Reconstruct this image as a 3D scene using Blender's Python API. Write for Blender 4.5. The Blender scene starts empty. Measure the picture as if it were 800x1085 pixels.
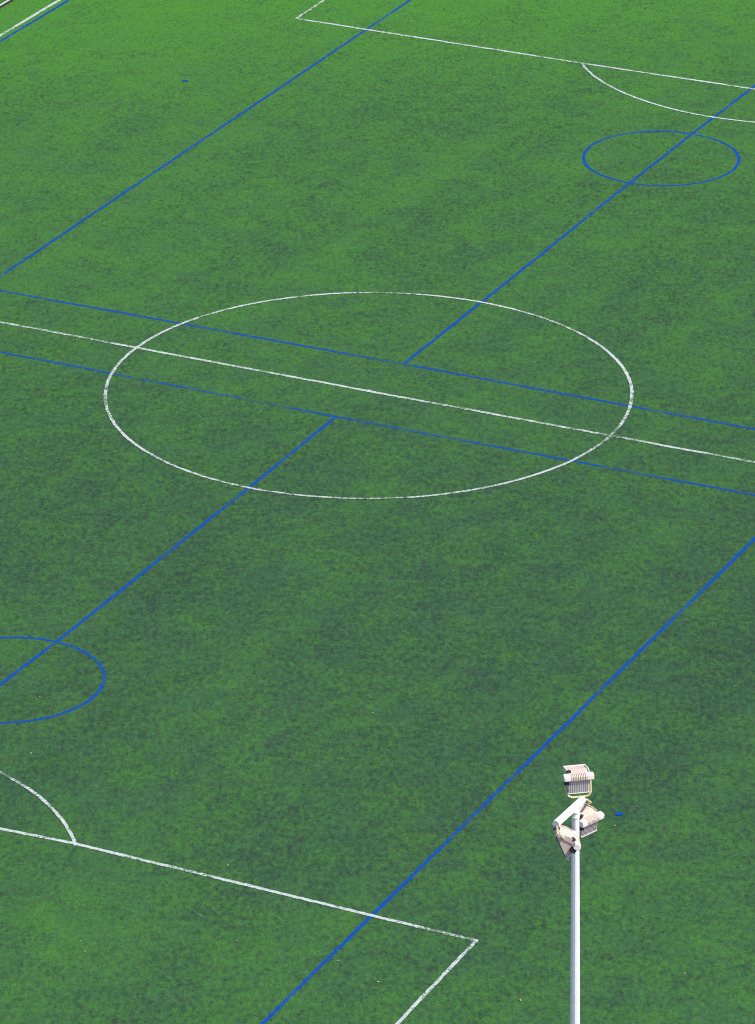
import bpy, bmesh, math, random
from mathutils import Matrix, Vector
random.seed(7)
S = bpy.context.scene
C = S.collection
rad = math.radians

# ------------------------------------------------------------------ helpers
def link(name, bm, mat, parent=None, smooth=False):
    me = bpy.data.meshes.new(name)
    bm.normal_update()
    bm.to_mesh(me); bm.free()
    if smooth:
        for p in me.polygons: p.use_smooth = True
    mats = mat if isinstance(mat, (list, tuple)) else [mat]
    for m in mats: me.materials.append(m)
    o = bpy.data.objects.new(name, me); C.objects.link(o)
    if parent: o.parent = parent
    return o

def box(bm, c, s, rot=None):
    m = Matrix.Translation(Vector(c))
    if rot is not None: m = m @ rot
    m = m @ Matrix.Diagonal((s[0], s[1], s[2], 1))
    return bmesh.ops.create_cube(bm, size=1, matrix=m)['verts']

def tube(bm, pts, r, n=10, caps=True, radii=None, phase=0.0):
    """A round tube swept along a list of points."""
    pts = [Vector(p) for p in pts]
    rings = []
    up = None
    for i, p in enumerate(pts):
        d = (pts[min(i+1, len(pts)-1)] - pts[max(i-1, 0)]).normalized()
        if up is None:
            up = Vector((0, 0, 1)) if abs(d.z) < .9 else Vector((0, 1, 0))
        a = d.cross(up).normalized(); b = a.cross(d).normalized(); up = b
        rr = radii[i] if radii else r
        rings.append([bm.verts.new(p + rr*(math.cos(2*math.pi*k/n+phase)*a + math.sin(2*math.pi*k/n+phase)*b)) for k in range(n)])
    for i in range(len(rings)-1):
        for k in range(n):
            bm.faces.new((rings[i][k], rings[i][(k+1) % n], rings[i+1][(k+1) % n], rings[i+1][k]))
    if caps:
        bm.faces.new(rings[0][::-1]); bm.faces.new(rings[-1])
    bmesh.ops.recalc_face_normals(bm, faces=bm.faces[:])

def prism_x(bm, poly, x0, x1, taper=0.0):
    """Polygon in (y, z) extruded along x from x0 to x1."""
    cy = sum(p[0] for p in poly)/len(poly); cz = sum(p[1] for p in poly)/len(poly)
    def ring(x, k): return [bm.verts.new((x, cy+(p[0]-cy)*k, cz+(p[1]-cz)*k)) for p in poly]
    k = 1-taper
    xs = [(x0, k), (x0+.03, 1), (x1-.03, 1), (x1, k)] if taper else [(x0, 1), (x1, 1)]
    rs = [ring(*a) for a in xs]; n = len(poly)
    for a, b in zip(rs, rs[1:]):
        for i in range(n): bm.faces.new((a[i], a[(i+1) % n], b[(i+1) % n], b[i]))
    bm.faces.new(rs[0][::-1]); bm.faces.new(rs[-1])
    bmesh.ops.recalc_face_normals(bm, faces=bm.faces[:])

# ------------------------------------------------------------------ materials
class NT:
    def __init__(s, tree): s.t = tree; s.n = tree.nodes; s.l = tree.links
    def new(s, typ, **kw):
        n = s.n.new(typ)
        for k, v in kw.items(): setattr(n, k, v)
        return n
    def put(s, sock, v):
        if isinstance(v, bpy.types.NodeSocket): s.l.new(v, sock)
        else: sock.default_value = v
    def math(s, op, a, b=0.0, c=None, clamp=False):
        n = s.new('ShaderNodeMath', operation=op, use_clamp=clamp)
        s.put(n.inputs[0], a); s.put(n.inputs[1], b)
        if c is not None: s.put(n.inputs[2], c)
        return n.outputs[0]
    def mix(s, f, a, b):
        n = s.new('ShaderNodeMix', data_type='RGBA')
        s.put(n.inputs[0], f)
        for i, v in ((6, a), (7, b)):
            s.put(n.inputs[i], v if isinstance(v, bpy.types.NodeSocket) else (*v, 1))
        return n.outputs[2]
    def noise(s, co, scale, detail=2, rough=.5, dist=0.0):
        n = s.new('ShaderNodeTexNoise')
        s.put(n.inputs['Vector'], co); n.inputs['Scale'].default_value = scale
        n.inputs['Detail'].default_value = detail; n.inputs['Roughness'].default_value = rough
        n.inputs['Distortion'].default_value = dist
        return n.outputs['Fac']
    def ramp(s, v, lo, hi, a=0.0, b=1.0):
        n = s.new('ShaderNodeMapRange', interpolation_type='SMOOTHSTEP')
        s.put(n.inputs[0], v)
        for i, x in zip((1, 2, 3, 4), (lo, hi, a, b)): n.inputs[i].default_value = x
        return n.outputs[0]
    def nap(s, off, k):
        o = s.new('ShaderNodeTexCoord').outputs['Object']
        m = s.new('ShaderNodeMapping', vector_type='TEXTURE'); s.l.new(o, m.inputs['Vector'])
        m.inputs['Location'].default_value = off; m.inputs['Rotation'].default_value = (0, 0, rad(26)); m.inputs['Scale'].default_value = (1, k, 1)
        return m.outputs['Vector']
    def coords(s, scale=None, off=(0, 0, 0), rotz=0):
        o = s.new('ShaderNodeTexCoord').outputs['Object']
        if scale or rotz or off != (0, 0, 0):
            m = s.new('ShaderNodeMapping'); s.l.new(o, m.inputs['Vector'])
            if scale: m.inputs['Scale'].default_value = scale
            m.inputs['Location'].default_value = off; m.inputs['Rotation'].default_value = (0, 0, rotz)
            o = m.outputs['Vector']
        return o

def material(name):
    m = bpy.data.materials.new(name); m.use_nodes = True
    t = NT(m.node_tree)
    return m, t, t.n['Principled BSDF']

# --- artificial turf: green fibres, black rubber infill showing in worn, matted patches
TG = dict(fibre=(.041, .124, .025), fibre2=(.070, .150, .027), cool=(.035, .099, .037), rubber=(.018, .038, .030), brown=(.080, .072, .036))
def turf_colour(t):
    co = t.coords()
    big = t.noise(t.coords(off=(11, 3, 0)), .045, 2, .55)
    mid = t.noise(t.coords(off=(5, 17, 0)), .22, 3, .6, .4)
    pat = t.noise(t.coords(off=(3, 41, 0)), .9, 3, .62, .6)
    clump = t.noise(t.nap((7, 1, 0), 1.6), 3.0, 3, .68, .5)
    tuft = t.noise(t.nap((9, 8, 0), 1.9), 6.5, 2, .7)
    fine = t.noise(t.nap((3, 1, 0), 2.1), 15, 1, .8)
    sep = t.new('ShaderNodeSeparateXYZ'); t.l.new(co, sep.inputs[0])
    # turf colour turns brighter and greener towards the far end and far touchline
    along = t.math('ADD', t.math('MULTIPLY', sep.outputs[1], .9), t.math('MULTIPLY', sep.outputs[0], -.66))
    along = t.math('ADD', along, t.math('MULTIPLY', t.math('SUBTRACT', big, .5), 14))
    green_grad = t.math('ADD', t.ramp(along, -20, 30, 0, .44), t.ramp(along, 27, 49, 0, .62))
    # slightly greener again on the near side, towards the goal line
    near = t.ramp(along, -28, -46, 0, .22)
    green_grad = t.math('ADD', green_grad, near)
    # rubber exposure
    w = t.math('MULTIPLY', big, .26)
    w = t.math('ADD', w, t.math('MULTIPLY', mid, .20))
    w = t.math('ADD', w, t.math('MULTIPLY', pat, .38))
    w = t.math('ADD', w, t.math('MULTIPLY', clump, .46))
    w = t.math('ADD', w, t.math('MULTIPLY', tuft, 1.05))
    w = t.math('ADD', w, t.math('MULTIPLY', fine, .9))
    lane = t.noise(t.coords(scale=(.42, .045, 1), off=(3, 5, 0)), 1.0, 3, .55, .5)      # lanes along the rolls and the play
    w = t.math('ADD', w, t.math('MULTIPLY', t.math('SUBTRACT', lane, .5), .28))
    w = t.math('SUBTRACT', w, t.math('MULTIPLY', green_grad, .20))
    rub = t.ramp(w, 1.33, 1.98)
    hue = t.noise(t.coords(off=(31, 2, 0)), 6.0, 3, .7)
    hue2 = t.noise(t.coords(off=(1, 22, 0)), .5, 3, .6)
    c = t.mix(t.ramp(t.math('ADD', hue, t.math('MULTIPLY', t.math('SUBTRACT', hue2, .5), .9)), .34, .66), TG['cool'], TG['fibre'])
    c = t.mix(t.math('MULTIPLY', t.ramp(tuft, .5, .72), .55), c, TG['fibre2'])
    c = t.mix(t.math('MULTIPLY', green_grad, .62), c, (.052, .190, .016))
    c = t.mix(t.math('MULTIPLY', rub, .93), c, TG['rubber'])
    br = t.noise(t.nap((61, 9, 0), 1.8), 8.0, 2, .75)
    c = t.mix(t.ramp(br, .615, .72, 0, .5), c, TG['brown'])
    # gaps between the tufts, where the infill lies in the open; more of them on worn ground
    gap = t.noise(t.nap((23, 14, 0), 1.15), 8.5, 3, .85)
    gap = t.math('ADD', gap, t.math('MULTIPLY', t.math('SUBTRACT', w, 1.65), .16))
    c = t.mix(t.ramp(gap, .51, .70, 0, .78), c, (.013, .027, .018))
    # light and dark fibre tips
    g = t.math('ADD', t.math('MULTIPLY', t.math('SUBTRACT', fine, .5), 1.5), 1.06)
    mul = t.new('ShaderNodeVectorMath', operation='SCALE')
    t.l.new(c, mul.inputs[0]); t.l.new(g, mul.inputs['Scale'])
    return mul.outputs[0], tuft, fine, clump

def turf_bump(t, b, tuft, fine, k=.5):
    h = t.math('ADD', t.math('MULTIPLY', tuft, .6), t.math('MULTIPLY', fine, .4))
    n = t.new('ShaderNodeBump'); n.inputs['Strength'].default_value = k; n.inputs['Distance'].default_value = .03
    t.l.new(h, n.inputs['Height']); t.l.new(n.outputs[0], b.inputs['Normal'])

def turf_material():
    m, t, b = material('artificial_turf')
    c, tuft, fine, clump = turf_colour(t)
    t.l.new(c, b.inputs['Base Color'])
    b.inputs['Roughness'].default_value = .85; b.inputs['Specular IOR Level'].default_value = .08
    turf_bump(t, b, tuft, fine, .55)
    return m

def line_material(name, col, col2, worn_lo, worn_hi):
    """Coloured fibres tufted into the turf, matted and worn through in places."""
    m, t, b = material(name)
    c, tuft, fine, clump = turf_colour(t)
    a = t.noise(t.coords(off=(2, 5, 0)), 2.6, 3, .7)
    d = t.noise(t.coords(off=(4, 9, 0)), 13, 3, .75)
    e = t.noise(t.coords(off=(8, 2, 0)), .3, 2, .5)
    w = t.math('ADD', t.math('MULTIPLY', a, .5), t.math('MULTIPLY', d, .5))
    w = t.math('ADD', w, t.math('MULTIPLY', t.math('SUBTRACT', e, .5), .50))
    paint = t.mix(t.ramp(d, .35, .65), col, col2)
    k = t.ramp(w, worn_lo, worn_hi, 0, .84)
    t.l.new(t.mix(k, paint, c), b.inputs['Base Color'])
    b.inputs['Roughness'].default_value = .9; b.inputs['Specular IOR Level'].default_value = .05
    turf_bump(t, b, tuft, fine, .4)
    return m

def paint(name, col, col2, scale=6, rough=.5, metallic=0, bump=0, dirt=.5):
    m, t, b = material(name)
    n = t.noise(t.coords(), scale, 4, .65)
    n2 = t.noise(t.coords(scale=(9, 9, .35)), 2.0, 3, .6)
    f = t.math('MULTIPLY', t.ramp(t.math('ADD', t.math('MULTIPLY', n, .6), t.math('MULTIPLY', n2, .4)), .42, .72), dirt)
    t.l.new(t.mix(f, col, col2), b.inputs['Base Color'])
    b.inputs['Roughness'].default_value = rough; b.inputs['Metallic'].default_value = metallic
    if bump:
        bp = t.new('ShaderNodeBump'); bp.inputs['Strength'].default_value = bump; bp.inputs['Distance'].default_value = .01
        t.l.new(n, bp.inputs['Height']); t.l.new(bp.outputs[0], b.inputs['Normal'])
    return m

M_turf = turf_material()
M_white = line_material('white_line_fibres', (.46, .50, .49), (.29, .33, .32), .465, .60)
M_blue = line_material('blue_line_fibres', (.0025, .043, .235), (.006, .060, .28), .53, .68)
M_blue_worn = line_material('worn_blue_line_fibres', (.003, .045, .215), (.008, .062, .25), .48, .66)
M_blue_worn2 = line_material('matted_blue_line_fibres', (.003, .046, .21), (.010, .062, .23), .45, .64)
M_ground = paint('asphalt', (.060, .060, .062), (.11, .105, .10), 2.5, .9, bump=.3, dirt=.8)
M_mast = paint('white_mast_paint', (.86, .86, .87), (.74, .73, .71), 5, .5)
M_lamp = paint('faded_pinkish_lamp_paint', (.56, .44, .38), (.45, .34, .29), 9, .6)
M_band = paint('pale_lamp_paint', (.78, .72, .68), (.62, .52, .46), 9, .5)
M_rib = paint('tan_fin_paint', (.72, .59, .50), (.56, .42, .34), 14, .6)
M_finback = paint('grey_fin_paint', (.52, .48, .48), (.38, .35, .35), 9, .6)
M_rim = paint('pale_rim_paint', (.72, .68, .65), (.60, .54, .50), 9, .5)
M_zinc = paint('yellow_passivated_steel', (.62, .52, .28), (.48, .40, .25), 20, .45, metallic=.35)
M_black = paint('black_parts_and_shade', (.018, .017, .018), (.03, .028, .027), 12, .7)  # black parts; also paints the shaded gaps of the lamps
M_concrete = paint('concrete', (.36, .35, .33), (.26, .25, .23), 5, .9, bump=.3)
M_net = paint('dark_green_net_cord', (.035, .05, .035), (.05, .06, .045), 12, .8)
M_goal = paint('white_goal_tube', (.74, .74, .72), (.55, .52, .47), 7, .45)
M_steel = paint('weathered_grey_tube', (.42, .42, .42), (.26, .25, .25), 8, .5)
M_leaf = paint('dry_leaf', (.30, .27, .14), (.46, .42, .29), 3, .8, dirt=1)
mg, tg, bg = material('lamp_glass')
bg.inputs['Base Color'].default_value = (.10, .11, .12, 1); bg.inputs['Roughness'].default_value = .08; bg.inputs['Metallic'].default_value = .3

# ------------------------------------------------------------------ the ground and the pitch
bm = bmesh.new()
bmesh.ops.create_grid(bm, x_segments=8, y_segments=8, size=1500)
for v in bm.verts: v.co.z = -.03
ground = link('ground', bm, M_ground); ground['kind'] = 'structure'
ground['label'] = 'grey asphalt ground around the football pitch'

bm = bmesh.new()
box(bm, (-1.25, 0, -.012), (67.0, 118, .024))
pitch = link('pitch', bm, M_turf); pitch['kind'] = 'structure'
pitch['label'] = 'green artificial turf football pitch with worn darker patches'

def ribbon(bm, pts, w, z, step=.09, jit=.012, closed=False):
    """A flat strip of the given width with slightly ragged tufted edges."""
    P = []
    for a, b in zip(pts, pts[1:]):
        a = Vector((*a, 0)); b = Vector((*b, 0)); n = max(1, int((b-a).length/step))
        for i in range(n): P.append(a.lerp(b, i/n))
    P.append(Vector((*pts[-1], 0)))
    L, Rr = [], []
    n = len(P)
    wob = 0.0
    for i, p in enumerate(P):
        if closed: d = P[(i+1) % (n-1)] - P[(i-1) % (n-1)]
        else: d = P[min(i+1, n-1)] - P[max(i-1, 0)]
        d.normalize(); q = Vector((-d.y, d.x, 0))
        wob = wob*.93 + random.gauss(0, .0022)
        l = w/2 + random.uniform(-jit, jit); r = w/2 + random.uniform(-jit, jit)
        L.append(bm.verts.new(p + q*(l+wob) + Vector((0, 0, z)))); Rr.append(bm.verts.new(p - q*(r-wob) + Vector((0, 0, z))))
    for i in range(n-1):
        bm.faces.new((L[i], Rr[i], Rr[i+1], L[i+1]))

def arc(cx, cy, r, a0, a1, n=160): return [(cx+r*math.cos(a0+(a1-a0)*i/n), cy+r*math.sin(a0+(a1-a0)*i/n)) for i in range(n+1)]
WW, BW = .113, .122
ZB, ZB2, ZW, ZW2 = .004, .008, .012, .016
def mark(name, label, mat, strips, w, z):
    bm = bmesh.new()
    for i, s in enumerate(strips):
        closed = len(s) > 3 and s[0] == s[-1] or (len(s) > 50 and (Vector(s[0])-Vector(s[-1])).length < 1e-3)
        ribbon(bm, s, w, z, closed=closed)
    o = link(name, bm, mat, pitch); o['label'] = label
    return o
TX, GY = 30.16, 50.6
mark('halfway_line', 'white halfway line through the centre circle', M_white, [[(-TX, -.06), (-14.7, -.04), (0, 0), (14.43, .13), (TX, .2)]], .137, ZW)
mark('centre_circle', 'large white centre circle', M_white, [arc(0, 0, 9.14, 0, 2*math.pi, 400)], WW, ZW2)
mark('touchline', 'white touchline along the far side', M_white, [[(-TX, -GY), (-TX, GY)]], .15, ZW)
mark('touchline', 'white touchline along the near side', M_white, [[(TX, -GY), (TX, GY)]], .15, ZW)
mark('goal_line', 'white goal line at the far end', M_white, [[(-TX+.07, GY), (TX-.07, GY)]], .12, ZW2)
mark('goal_line', 'white goal line at the near end', M_white, [[(-TX+.07, -GY), (TX-.07, -GY)]], .12, ZW2)
mark('penalty_area_front', 'white front line of the far penalty area', M_white, [[(-20.13, 34.2), (-7.27, 34.27), (.27, 34.42), (20.15, 34.5)]], .137, ZW)
mark('penalty_area_side', 'white side line of the far penalty area', M_white, [[(-20.15, 34.15), (-20.3, 50.5)]], WW, ZW2)
mark('penalty_area_side', 'white side line of the far penalty area', M_white, [[(20.15, 34.55), (20.2, 50.5)]], WW, ZW2)
mark('penalty_area_front', 'white front line of the near penalty area', M_white, [[(20.19, -34.1), (16.76, -34.05), (7.19, -33.9), (4.77, -34.03), (-20.15, -34.2)]], .137, ZW)
mark('penalty_area_side', 'white side line of the near penalty area', M_white, [[(20.14, -34.06), (20.19, -39.28), (20.2, -50.5)]], WW, ZW2)
mark('penalty_area_side', 'white side line of the near penalty area', M_white, [[(-20.15, -34.15), (-20.2, -50.5)]], WW, ZW2)
h = math.acos(5.55/9.15)
mark('penalty_arc', 'white arc on the far penalty area', M_white, [arc(0, 34.25+5.6, 9.15, -math.pi/2-h, -math.pi/2+h, 140)], WW, ZW2)
mark('penalty_arc', 'white arc on the near penalty area', M_white, [arc(-.03, -33.95-5.6, 9.15, math.pi/2-h, math.pi/2+h, 140)], WW, ZW2)
# the blue lines of the two small pitches laid across
mark('small_pitch_sideline', 'blue sideline just beyond the white halfway line', M_blue_worn, [[(-29.7, 2.52), (-16.2, 2.60), (0, 2.74), (13.36, 2.73), (29.7, 2.72)]], .14, ZB)
mark('small_pitch_sideline', 'blue sideline just before the white halfway line', M_blue_worn2, [[(-29.7, -2.5), (-13.3, -2.46), (0, -2.49), (15.46, -2.36), (29.7, -2.26)]], .14, ZB)
mark('small_pitch_halfway_line', 'blue line from the centre band towards the far penalty arc', M_blue, [[(.03, 2.75), (.05, 9.6), (0, 22.6), (.02, 28.7), (.12, 34.8), (.2, 48.3)]], BW, ZB2)
mark('small_pitch_halfway_line', 'blue line from the centre band towards the near penalty arc', M_blue, [[(-.02, -2.49), (.05, -9.05), (.07, -22.2), (0, -25.7), (0, -48.2)]], BW, ZB2)
mark('small_circle', 'small blue circle below the far penalty arc', M_blue, [arc(0, 25.6, 3.0, 0, 2*math.pi, 160)], BW, ZB)
mark('small_circle', 'small blue circle at the left edge near the near penalty arc', M_blue, [arc(0, -25.3, 3.0, 0, 2*math.pi, 160)], BW, ZB)
mark('small_pitch_line', 'blue line crossing the far left half', M_blue, [[(-16.86, 2.68), (-16.89, 3.8), (-16.93, 38.4), (-16.95, 48.3)]], BW, ZB2)
mark('small_pitch_line', 'blue line crossing the near right half', M_blue, [[(16.79, -2.4), (16.79, -5.57), (16.85, -33.94), (16.87, -40.9), (16.9, -48.2)]], BW, ZB2)
mark('small_pitch_line', 'blue line crossing the far right half', M_blue, [[(16.85, 2.68), (16.93, 48.3)]], BW, ZB2)
mark('small_pitch_line', 'blue line crossing the near left half', M_blue, [[(-16.85, -2.4), (-16.93, -48.2)]], BW, ZB2)
mark('small_pitch_goal_line', 'blue goal line beside the far white touchline', M_blue, [[(-29.82, 2.5), (-29.82, 48.3)]], .13, ZB2)
mark('small_pitch_goal_line', 'blue goal line beside the near white touchline', M_blue, [[(29.75, -48.2), (29.75, -2.4)]], .13, ZB2)
def spot(x, y, label, r=.118, mat=M_blue):
    bm = bmesh.new()
    vs = [bm.verts.new((x+(r+random.uniform(-.01, .01))*math.cos(k*math.pi/12), y+(r+random.uniform(-.01, .01))*math.sin(k*math.pi/12), .018)) for k in range(24)]
    bm.faces.new(vs)
    o = link('penalty_mark', bm, mat, pitch); o['label'] = label
spot(-20.72, 25.45, 'small blue penalty mark in the far left corner')
spot(20.65, -25.34, 'small blue penalty mark beside the floodlight mast')
bm = bmesh.new(); 
vs = [bm.verts.new((.11*math.cos(k*math.pi/10), .11*math.sin(k*math.pi/10), .02)) for k in range(20)]; bm.faces.new(vs)
o = link('centre_mark', bm, M_white, pitch); o['label'] = 'white centre mark on the halfway line'

# ------------------------------------------------------------------ dry leaves and bits blown onto the turf
bm = bmesh.new()
def leaf(x, y, s):
    a = random.uniform(0, 6.3); n = 6
    tl = random.uniform(-.5, .5); tl2 = random.uniform(-.5, .5)
    vs = []
    for k in range(n):
        r = s*(1 if k % 3 else .55)*random.uniform(.75, 1.1); t = a + k*2*math.pi/n
        dx, dy = r*math.cos(t), r*.6*math.sin(t)
        vs.append(bm.verts.new((x+dx, y+dy, .03 + dx*tl + dy*tl2)))
    bm.faces.new(vs)
    c2 = [bm.verts.new(v.co - Vector((0, 0, .004))) for v in vs]
    for k in range(n): bm.faces.new((vs[k], c2[k], c2[(k+1) % n], vs[(k+1) % n]))
for _ in range(2000):
    # denser towards the near right side, where the wind piles them up
    x = random.uniform(-30, 31); y = random.uniform(-46, 46)
    u = .44*x - .9*y
    if random.random() < max(.15, min(1, (u+4)/56))**2.8: leaf(x, y, random.choice((.016, .020, .024, .030, .036, .045)))
for x, y in ((20.83, -26.08), (11.2, -22.5), (9.2, -15.6), (4.1, 4.9)): leaf(x, y, .035)
leaves = link('fallen_leaves', bm, M_leaf); leaves['kind'] = 'stuff'; leaves['category'] = 'leaves'
leaves['label'] = 'scattered dry pale leaves and bits on the green turf'

# ------------------------------------------------------------------ floodlight mast
YAW = rad(26.17)
RIGHT = Vector((math.cos(YAW), math.sin(YAW), 0)); FWD = Vector((-math.sin(YAW), math.cos(YAW), 0)); UP = Vector((0, 0, 1))
BASE = Vector((33.06, -56.19, 0))
TOP = Vector((32.885, -56.24, 17.36))
mast = bpy.data.objects.new('floodlight_mast', None); C.objects.link(mast)
mast.location = BASE
mast['label'] = 'tall white steel mast with a short crossarm carrying three pinkish floodlights'
mast['category'] = 'floodlight mast'
bm = bmesh.new()
tube(bm, [(0, 0, .06), (TOP-BASE)*.5, TOP-BASE], .1, n=12, radii=[.165, .128, .085], phase=rad(6))
link('shaft', bm, M_mast, mast)
bm = bmesh.new(); box(bm, (0, 0, .05), (.52, .52, .04))
for sx in (-1, 1):
    for sy in (-1, 1): tube(bm, [(sx*.2, sy*.2, .07), (sx*.2, sy*.2, .12)], .018, 6)
link('base_plate', bm, M_mast, mast)
bm = bmesh.new(); box(bm, (0, 0, -.01), (.8, .8, .08)); link('footing', bm, M_concrete, mast)
# crossarm, level, along the touchline
A0 = Vector((32.80, -57.12, 17.39)) - BASE; A1 = Vector((32.86, -55.80, 17.40)) - BASE
bm = bmesh.new()
tube(bm, [A0, A0.lerp(A1, .5), A1], .086, 14)
link('crossarm', bm, M_mast, mast, smooth=False)
bm = bmesh.new(); t1 = TOP-BASE
tube(bm, [t1+Vector((0, 0, -.20)), t1+Vector((0, 0, -.155))], .098, 12)
tube(bm, [t1+Vector((0, 0, -.07)), t1+Vector((0, 0, -.035))], .098, 12)
link('collar', bm, M_rim, mast)
bm = bmesh.new()
d = (A1-A0).normalized()
tube(bm, [A0+RIGHT*-.05+UP*-.10, A0+RIGHT*.09+UP*-.12], .042, 8)
link('end_cap', bm, M_black, mast)

def floodlight(mat, label, yoke, rim=None):
    """An asymmetric floodlight. Local frame: x along the lamp, y the way it shines, z up; origin at the middle of the fin band."""
    rim = rim or M_rim
    bm = bmesh.new()     # the wedge-shaped housing, its top folded once
    prism_x(bm, [(.0, .045), (.22, .075), (.485, .02), (.49, -.02), (.01, -.38), (-.025, -.38), (-.02, -.05)], -.215, .255)
    f = link('floodlight', bm, M_lamp, mast); f.matrix_local = mat; f['label'] = label
    oct_ = [(-.12, -.05), (-.12, .03), (-.09, .065), (.02, .07), (.045, .045), (.045, -.05), (.0, -.07), (-.095, -.072)]
    for sx in (-1, 1):
        bm = bmesh.new()
        prism_x(bm, oct_, *sorted((sx*.34, sx*.185)), .06)
        link('end_box', bm, M_band, f)
    bm = bmesh.new()
    prism_x(bm, [(p[0]*.76, p[1]*.72) for p in oct_], -.185, .185)
    for k in range(9):
        x = -.16 + k*.04
        prism_x(bm, [(p[0]*1.04, p[1]*1.04) for p in oct_], x-.0095, x+.0095)
    link('fin_band', bm, M_rib, f)
    bm = bmesh.new()     # finned plate below the band
    for k in range(11):
        x = -.21 + k*.042
        prism_x(bm, [(-.062, -.07), (-.052, -.38), (-.03, -.38), (-.03, -.07)], x-.006, x+.006)
    prism_x(bm, [(-.037, -.07), (-.031, -.39), (-.012, -.39), (-.018, -.07)], -.245, .245)
    link('heat_sink', bm, M_finback, f)
    bm = bmesh.new(); prism_x(bm, [(-.056, -.383), (-.056, -.398), (.015, -.398), (.015, -.383)], -.25, .25)
    link('lower_rim', bm, M_rim, f)
    bm = bmesh.new()     # raised rim round the housing top
    prism_x(bm, [(.47, .03), (.47, .055), (.51, .05), (.51, -.03)], -.235, .275)
    link('hood_rim', bm, rim, f)
    for sx in (-1, 1):
        bm = bmesh.new()
        prism_x(bm, [(.06, .05), (.06, .085), (.22, .10), (.47, .05), (.47, -.02), (.06, -.02)], *((-.235, -.216) if sx < 0 else (.256, .275)))
        link('hood_side', bm, rim, f)
    bm = bmesh.new(); box(bm, (-.275, -.005, -.125), (.10, .12, .10))  # black block standing in for the shade in the gap under the band end
    link('shade_block', bm, M_black, f)
    bm = bmesh.new(); box(bm, (-.20, .10, .085), (.09, .07, .05), Matrix.Rotation(.4, 4, 'Z'))  # shaded recess of the housing top, put in as a black block
    link('shade_block', bm, M_black, f)
    bm = bmesh.new()     # glass, facing down the beam
    prism_x(bm, [(.477, -.034), (.49, -.052), (.030, -.396), (.018, -.378)], -.20, .24)
    link('front_glass', bm, mg, f)
    inv = (Matrix.Translation(BASE) @ mat).inverted()
    bm = bmesh.new()
    for path, r in yoke: tube(bm, [inv @ p if len(p) == 3 and isinstance(p, Vector) else p for p in path], r, 8)
    link('yoke', bm, M_zinc, f)
    return f

def frame(origin, u, pitch_):
    """Lamp matrix with its long side along u (world) and tipped about it."""
    u = u.normalized(); z = (UP - u*UP.dot(u)).normalized(); y = z.cross(u)
    m = Matrix((u, y, z)).transposed().to_4x4()
    return Matrix.Translation(origin-BASE) @ m @ Matrix.Rotation(pitch_, 4, 'X')

# upper floodlight, standing on the far end of the crossarm
u1 = RIGHT*math.cos(rad(11)) + FWD*math.sin(rad(11))
P1 = Vector((32.735, -55.77, 17.95))
floodlight(frame(P1, u1, rad(-3)), 'floodlight standing upright on the upper end of the crossarm',
    [([(-.285, .10, -.02), (-.285, .06, -.30), (-.24, -.03, -.45), (-.16, -.05, -.49), (.14, -.05, -.49), (.23, -.05, -.47), (.285, -.03, -.40), (.29, .03, -.20), (.285, .10, -.02)], .024),
     ([(.03, -.05, -.58), (.03, -.05, -.47)], .035)])
# right floodlight, under the same end
u2 = RIGHT*math.cos(rad(44)) + FWD*math.sin(rad(44))
P2 = Vector((32.985, -55.64, 16.875))
floodlight(frame(P2, u2, rad(10)), 'floodlight tilted beside the right of the mast',
    [([A1+BASE+Vector((0, -.02, -.02)), A1+BASE+RIGHT*.10+FWD*.06+UP*-.03, A1+BASE+RIGHT*.19+FWD*.1+UP*-.12, (.285, .40, .05), (.285, .30, -.01)], .024)], rim=M_lamp)
# left floodlight, below the near end, seen from its side
u3 = RIGHT*math.cos(rad(95)) + FWD*math.sin(rad(95))
P3 = A0 + BASE + RIGHT*.415 + UP*-.40
floodlight(frame(P3, u3, rad(31)), 'floodlight seen from its side below the left end of the crossarm',
    [([A0+BASE+Vector((0, .02, -.06)), A0+BASE+RIGHT*.05-FWD*.10+UP*-.11, A0+BASE+RIGHT*.10-FWD*.22+UP*-.15, (-.285, .32, .02)], .026)], rim=M_lamp)

# ------------------------------------------------------------------ portable goal parked beyond the far touchline
goal = bpy.data.objects.new('portable_goal', None); C.objects.link(goal)
goal.location = (-33.36, 28.12, 0)
goal['label'] = 'white portable goal with dark net parked on the turf beyond the far touchline'
goal['category'] = 'goal'
HW, GH, GD = 3.0, 2.0, 1.45      # half width along y, height, base depth towards the pitch (+x)
bm = bmesh.new(); tube(bm, [(0, -HW, .0), (0, -HW, GH)], .05, 12); link('post', bm, M_goal, goal)
bm = bmesh.new(); tube(bm, [(0, HW, .0), (0, HW, GH)], .05, 12); link('post', bm, M_goal, goal)
bm = bmesh.new(); tube(bm, [(0, -HW-.05, GH), (0, HW+.05, GH)], .05, 12); link('crossbar', bm, M_goal, goal)
bm = bmesh.new(); tube(bm, [(GD, -HW, .12), (GD, HW-.20, .12)], .034, 10); link('base_bar', bm, M_steel, goal)
bm = bmesh.new(); box(bm, (GD, 0, .035), (.09, 2*HW-.1, .05)); link('dark_base_strip', bm, M_black, goal)  # dark strip along the turf under the base bar
for s in (-1, 1):
    bm = bmesh.new(); tube(bm, [(0, s*HW, .08), (GD, s*HW, .08)], .035, 10); link('side_bar', bm, M_goal, goal)
    bm = bmesh.new(); tube(bm, [(GD-.05, s*HW, .1), (.35, s*HW, GH)], .02, 8); link('net_stay', bm, M_goal, goal)
    bm = bmesh.new(); tube(bm, [(GD, s*HW-.07, .14), (GD, s*HW+.07, .14)], .14, 14); link('wheel', bm, M_steel, goal)
bm = bmesh.new()
def cord(a, b): tube(bm, [a, b], .006, 4, caps=False)
n = 40
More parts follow.
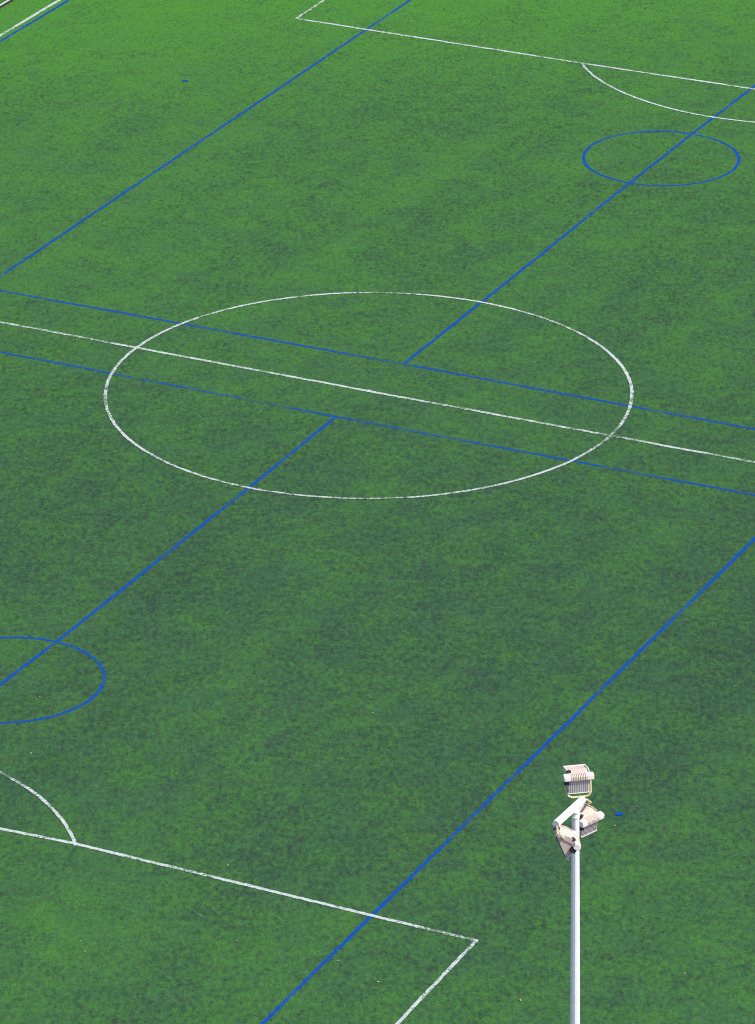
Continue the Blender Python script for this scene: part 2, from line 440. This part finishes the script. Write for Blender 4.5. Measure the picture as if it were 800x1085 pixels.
for k in range(n+1):
    y = -HW + 2*HW*k/n
    cord((GD-.05, y, .12), (.35, y, GH)); cord((.35, y, GH), (.03, y, GH))
for k in range(15):
    f = k/14; x = GD-.05 + (.35-GD+.05)*f; z = .12+(GH-.12)*f
    cord((x, -HW, z), (x, HW, z))
    for s in (-1, 1): cord((x, s*HW, z), (0, s*HW, z))
link('net', bm, M_net, goal)

# ------------------------------------------------------------------ light
W = bpy.data.worlds.new('World'); S.world = W; W.use_nodes = True
nt = W.node_tree; bgn = nt.nodes['Background']
SUN_AZ, SUN_EL = rad(4), rad(52)          # direction towards the sun, angle from +x
sky = nt.nodes.new('ShaderNodeTexSky'); sky.sky_type = 'NISHITA'; sky.sun_disc = False
sky.sun_elevation = SUN_EL; sky.sun_rotation = math.pi/2 - SUN_AZ
nt.links.new(sky.outputs[0], bgn.inputs[0]); bgn.inputs[1].default_value = .12
sd = bpy.data.lights.new('sun', 'SUN'); sd.energy = 4.0; sd.angle = rad(.53); sd.color = (1, .95, .88)
so = bpy.data.objects.new('sun', sd); C.objects.link(so)
dv = Vector((math.cos(SUN_AZ)*math.cos(SUN_EL), math.sin(SUN_AZ)*math.cos(SUN_EL), math.sin(SUN_EL)))
so.rotation_euler = dv.to_track_quat('Z', 'Y').to_euler(); so.location = (60, 0, 80)

# ------------------------------------------------------------------ camera
cd = bpy.data.cameras.new('camera'); cam = bpy.data.objects.new('camera', cd); C.objects.link(cam)
R = Matrix(((.89803736, -.17829409, .40216928), (.43990925, .37010736, -.81823004), (-.00296023, .91171912, .41080345)))
cam.matrix_world = Matrix.Translation((76.0829, -154.1207, 72.8454)) @ R.to_4x4()
cd.sensor_fit = 'VERTICAL'; cd.sensor_height = 24; cd.sensor_width = 24; cd.lens = 24*5694.58/1085
cd.clip_end = 5000; cd.clip_start = 1
S.camera = cam
vs_ = S.view_settings
vs_.view_transform = 'Standard'; vs_.look = 'None'; vs_.exposure = .52; vs_.gamma = 1; vs_.use_curve_mapping = False
S.cycles.filter_width = 1.1
S.render.resolution_x = 755; S.render.resolution_y = 1024
